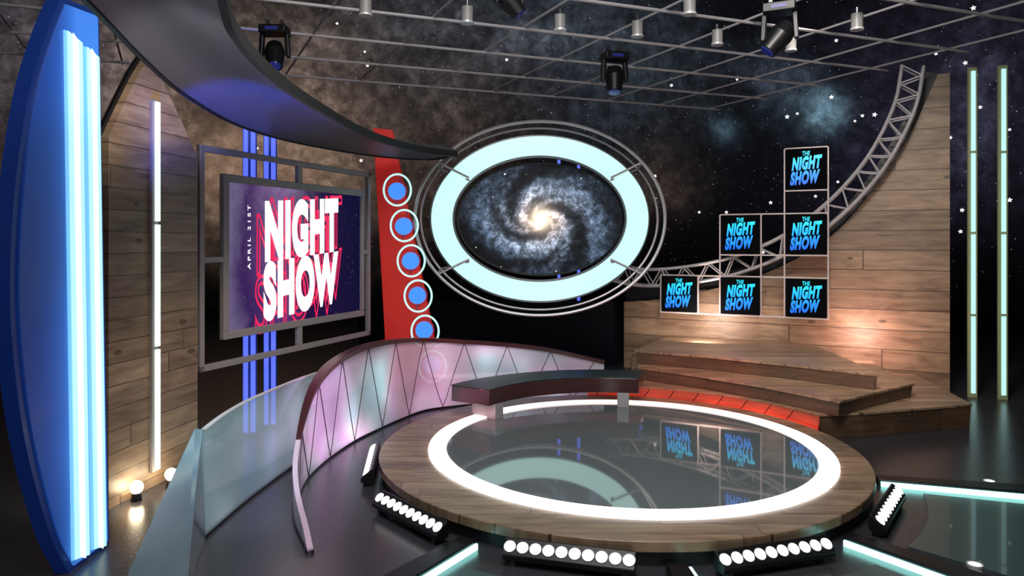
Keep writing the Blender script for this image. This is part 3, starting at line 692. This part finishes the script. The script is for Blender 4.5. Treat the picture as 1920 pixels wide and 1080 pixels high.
# ---------- ceiling pipe grid ----------
ZG=4.05; t=thing('ceiling_pipe_grid','grey pipe lighting grid hanging overhead across the studio','lighting grid',(0,8,ZG))
o_=Vector((0,8,0))
d1=Vector((2.64,1,0)).normalized(); d2=Vector((-.477,1,0)).normalized()
tips=[Vector((5.25-.45*k,8.23+.9*k,0)) for k in range(-3,5)]
for p in tips:
    MB().cyl(p-o_,p-d1*14-o_,.016,n=10).build('row_pipe',m_pipe,t)
for k in range(-1,11):
    b=Vector((4.72-1.06*k,6.62,0))
    e_=tips[-1]; A=Matrix(((d2.x,-d1.x),(d2.y,-d1.y))); rhs=Vector((e_.x-b.x,e_.y-b.y)); s_=A.inverted()@rhs
    q=b+d2*(s_[0]+.2)
    MB().cyl(b-d2*3.4-o_+Vector((0,0,.028)),q-o_+Vector((0,0,.028)),.012,n=10).build('column_pipe',m_pipe,t)
ordn=['leftmost','second from left','third from left','fourth from left','fifth from left','sixth from left','seventh from left','rightmost']
for i,(px,py) in enumerate(((685,4),(876,19),(1050,34),(1195,46),(1293,2),(1345,62),(1483,74),(1607,32))):
    Y=(ZG-.09-H)*F_/(HY-py); t=thing('can_light','white can light under the ceiling grid, '+ordn[i]+' of the cans','can light',((px-CX)/F_*Y,Y,ZG-.20),0,'can lights on the ceiling grid')
    so=MB().cyl((0,0,0),(0,0,.14),.052,.054,24).build('shell',m_white,t,bevel=.004)
    MB().cyl((0,0,-.012),(0,0,.006),.060,.060,24).build('rim',m_alu,so); MB().cyl((0,0,.14),(0,0,.20),.014,n=10).build('stem',m_gun,t)
def mhead(px,py,Y,aim,lab,sc=1.0,rz=0):
    base=P(px,py,Y); t=thing('moving_head_light',lab,'stage light',base,rz,'black moving head lights')
    s=sc
    bo=MB().box((0,0,-.04*s),(.26*s,.20*s,.08*s)).build('base_box',m_black,t,bevel=.01)
    MB().box((0,-.102*s,-.04*s),(.12*s,.006,.03*s)).build('display',m_lens,bo)
    for q in(-1,1):
        MB().box((q*.07*s,0,.03*s),(.03*s,.05*s,.07*s)).build('clamp',m_gun,t)
        MB().prism([(q*.10*s,-.08*s),(q*.14*s,-.08*s),(q*.15*s,-.30*s),(q*.115*s,-.30*s)],-.035*s,.035*s).build('yoke_arm',m_black,t,smooth=False,bevel=.006)
    a=Vector(aim).normalized();c=Vector((0,0,-.27*s))
    hd=MB().cyl(c-a*.12*s,c-a*.02*s,.075*s,.10*s,24).cyl(c-a*.02*s,c+a*.10*s,.10*s,.085*s,24).cyl(c+a*.10*s,c+a*.16*s,.085*s,.078*s,24).build('head',m_black,t,bevel=.004)
    MB().cyl(c+a*.155*s,c+a*.168*s,.066*s,.06*s,24).build('lens',m_lens,hd)
mhead(515,50,7.0,(.15,-.5,-.85),'black moving head lamp hanging at upper left beside the canopy',1.0)
mhead(1152,100,8.0,(-.1,-.25,-.95),'black moving head lamp hanging above the oval ring',1.05,R(15))
mhead(1462,8,6.6,(-.6,-.2,-.75),'large black moving head lamp tilted left at the upper right',1.1,R(-25))
mhead(955,-50,6.2,(.6,-.1,-.7),'black moving head lamp half cut by the top edge of the view',.9,R(20))
for px,py,lab in((1855,904,'small round floor light beyond the far right ramp'),(1828,1066,'small round floor light at the bottom right corner')):
    g=G(px,py); t=thing('floor_spotlight',lab,'floor light',(g.x,g.y,.014 if py>1000 else 0),0,'round recessed floor lights')
    MB().cyl((0,0,0),(0,0,.008),.034,n=24).build('lens',m_bulb,t); MB().ringz(.034,.044,0,.012,24).build('trim_ring',m_alu,t)
stars=[(632,44),(684,97),(689,123),(950,112),(1259,160),(1382,149),(1559,182),(1495,213),(1476,219),(1617,217),(1603,227),(1678,288),(1755,101),(1825,15),(1810,118),(1838,201),(1893,243),(1571,341),(1529,368),(1362,398),(1311,398),(1804,394),(1801,434),(1893,375),(405,213),(483,278),(677,301),(1431,473),(1228,330),(1820,362),(1782,258),(1228,372),(1568,76),(1640,215),(1445,380)]
sm=None
for px,py in stars:
    p=dome_pt(px,py,DR-.12)
    if sm is None:
        pts=[((.075 if i%2==0 else .034)*math.sin(i*math.pi/5),(.075 if i%2==0 else .034)*math.cos(i*math.pi/5)) for i in range(10)]
        o=MB().prism(pts,-.01,.01).build('star_ornament',m_star,smooth=False); sm=o
    else:
        o=sm.copy(); C.objects.link(o)
    o.location=p; dirv=Vector((0,0,H))-p; o.rotation_euler=(0,random.uniform(-.4,.4),math.atan2(dirv.y,dirv.x)+math.pi/2)
    s=random.uniform(.45,.75); o.scale=(s,s,s)
    tag(o,'tiny white five-pointed star scattered on the dark space backdrop','star','small white stars on the backdrop')
# ---------- lights ----------
def lamp(kind,loc,tgt,en,col,size=.3,spot=60,blend=.6):
    l=bpy.data.lights.new('lamp',kind); l.energy=en; l.color=col
    if kind=='AREA': l.size=size
    else: l.shadow_soft_size=size
    if kind=='SPOT': l.spot_size=R(spot); l.spot_blend=blend
    o=bpy.data.objects.new('unseen_lamp',l); C.objects.link(o); o.location=loc  # added lamp with no fixture of its own, placed only to light
    dv=Vector(tgt)-Vector(loc); o.rotation_euler=dv.to_track_quat('-Z','Y').to_euler(); return o
lamp('AREA',(0.5,3.0,5.2),(.8,6.5,0),165,(1,.95,.9),2.5)
lamp('AREA',(-.5,1.0,4.6),(-1.5,6,1.0),65,(.95,.97,1),2.0)
lamp('SPOT',(1.5,3.5,4.6),(4.0,9.2,1.5),520,(1,.93,.86),.3,50)
lamp('SPOT',(0,3.0,4.6),(-2.7,5.4,1.3),340,(1,.88,.76),.3,48)
lamp('SPOT',(1.0,-1.5,.8),(1.2,8.5,4.4),250,(1,.97,.95),.4,62,.5)  # unseen spot low behind the camera, added to brighten the ceiling pipes
lamp('SPOT',(2.9,7.2,4.4),(3.0,8.1,.4),130,(1,.92,.84),.2,56)  # unseen spot added to brighten the dark steps
lamp('AREA',(2.45,9.25,.70),(2.75,10.0,.95),12,(1,.76,.66),.25)
lamp('AREA',(4.2,8.60,.62),(4.5,9.15,.80),10,(1,.56,.48),.25)
lamp('SPOT',(3.2,6.5,1.3),(3.85,7.6,.45),16,(1,.35,.30),.1,40)
lamp('SPOT',(1.5,6.6,1.6),(2.1,8.0,.2),80,(1,.09,.05),.1,46)
lamp('SPOT',(2.3,6.5,1.3),(2.9,7.1,.2),14,(1,.12,.07),.1,50)
lamp('SPOT',(-1.1,6.1,.8),(-.25,6.85,.22),26,(1,.16,.22),.05,34)
lamp('SPOT',(.2,6.0,2.2),(-.95,7.8,.45),130,(1,.25,.35),.1,28)
lamp('SPOT',(-.2,5.2,1.6),(-1.55,6.1,.35),170,(.95,.42,1),.1,32)
lamp('SPOT',(-.1,6.2,1.9),(-.3,8.2,.4),90,(.95,.65,.88),.1,36)
lamp('SPOT',(-.5,5.6,1.4),(-1.3,7.0,.25),90,(.5,.98,.98),.05,15)
lamp('SPOT',(-1.0,3.6,1.5),(-1.9,5.0,.3),80,(.55,.92,1),.1,40)
lamp('SPOT',(-2.3,4.7,1.7),(-2.2,5.5,2.87),150,(.02,.06,1),.1,66)
lamp('SPOT',(-.9,3.4,1.4),(-1.55,4.1,2.87),60,(.90,.88,.95),.1,60)
lamp('SPOT',(1.8,5,4.2),(2.6,6.7,.2),60,(1,.9,.8),.2,45)
w=bpy.data.worlds.new('World'); scene.world=w; w.use_nodes=True
w.node_tree.nodes['Background'].inputs[0].default_value=(.5,.55,.7,1); w.node_tree.nodes['Background'].inputs[1].default_value=.02
cam=bpy.data.cameras.new('Camera'); co=bpy.data.objects.new('Camera',cam); C.objects.link(co)
cam.sensor_width=36; cam.lens=36*F_/1920; cam.shift_y=-(540-HY)/1920; cam.clip_end=100
co.location=(0,0,H); co.rotation_euler=(R(90),0,0); scene.camera=co
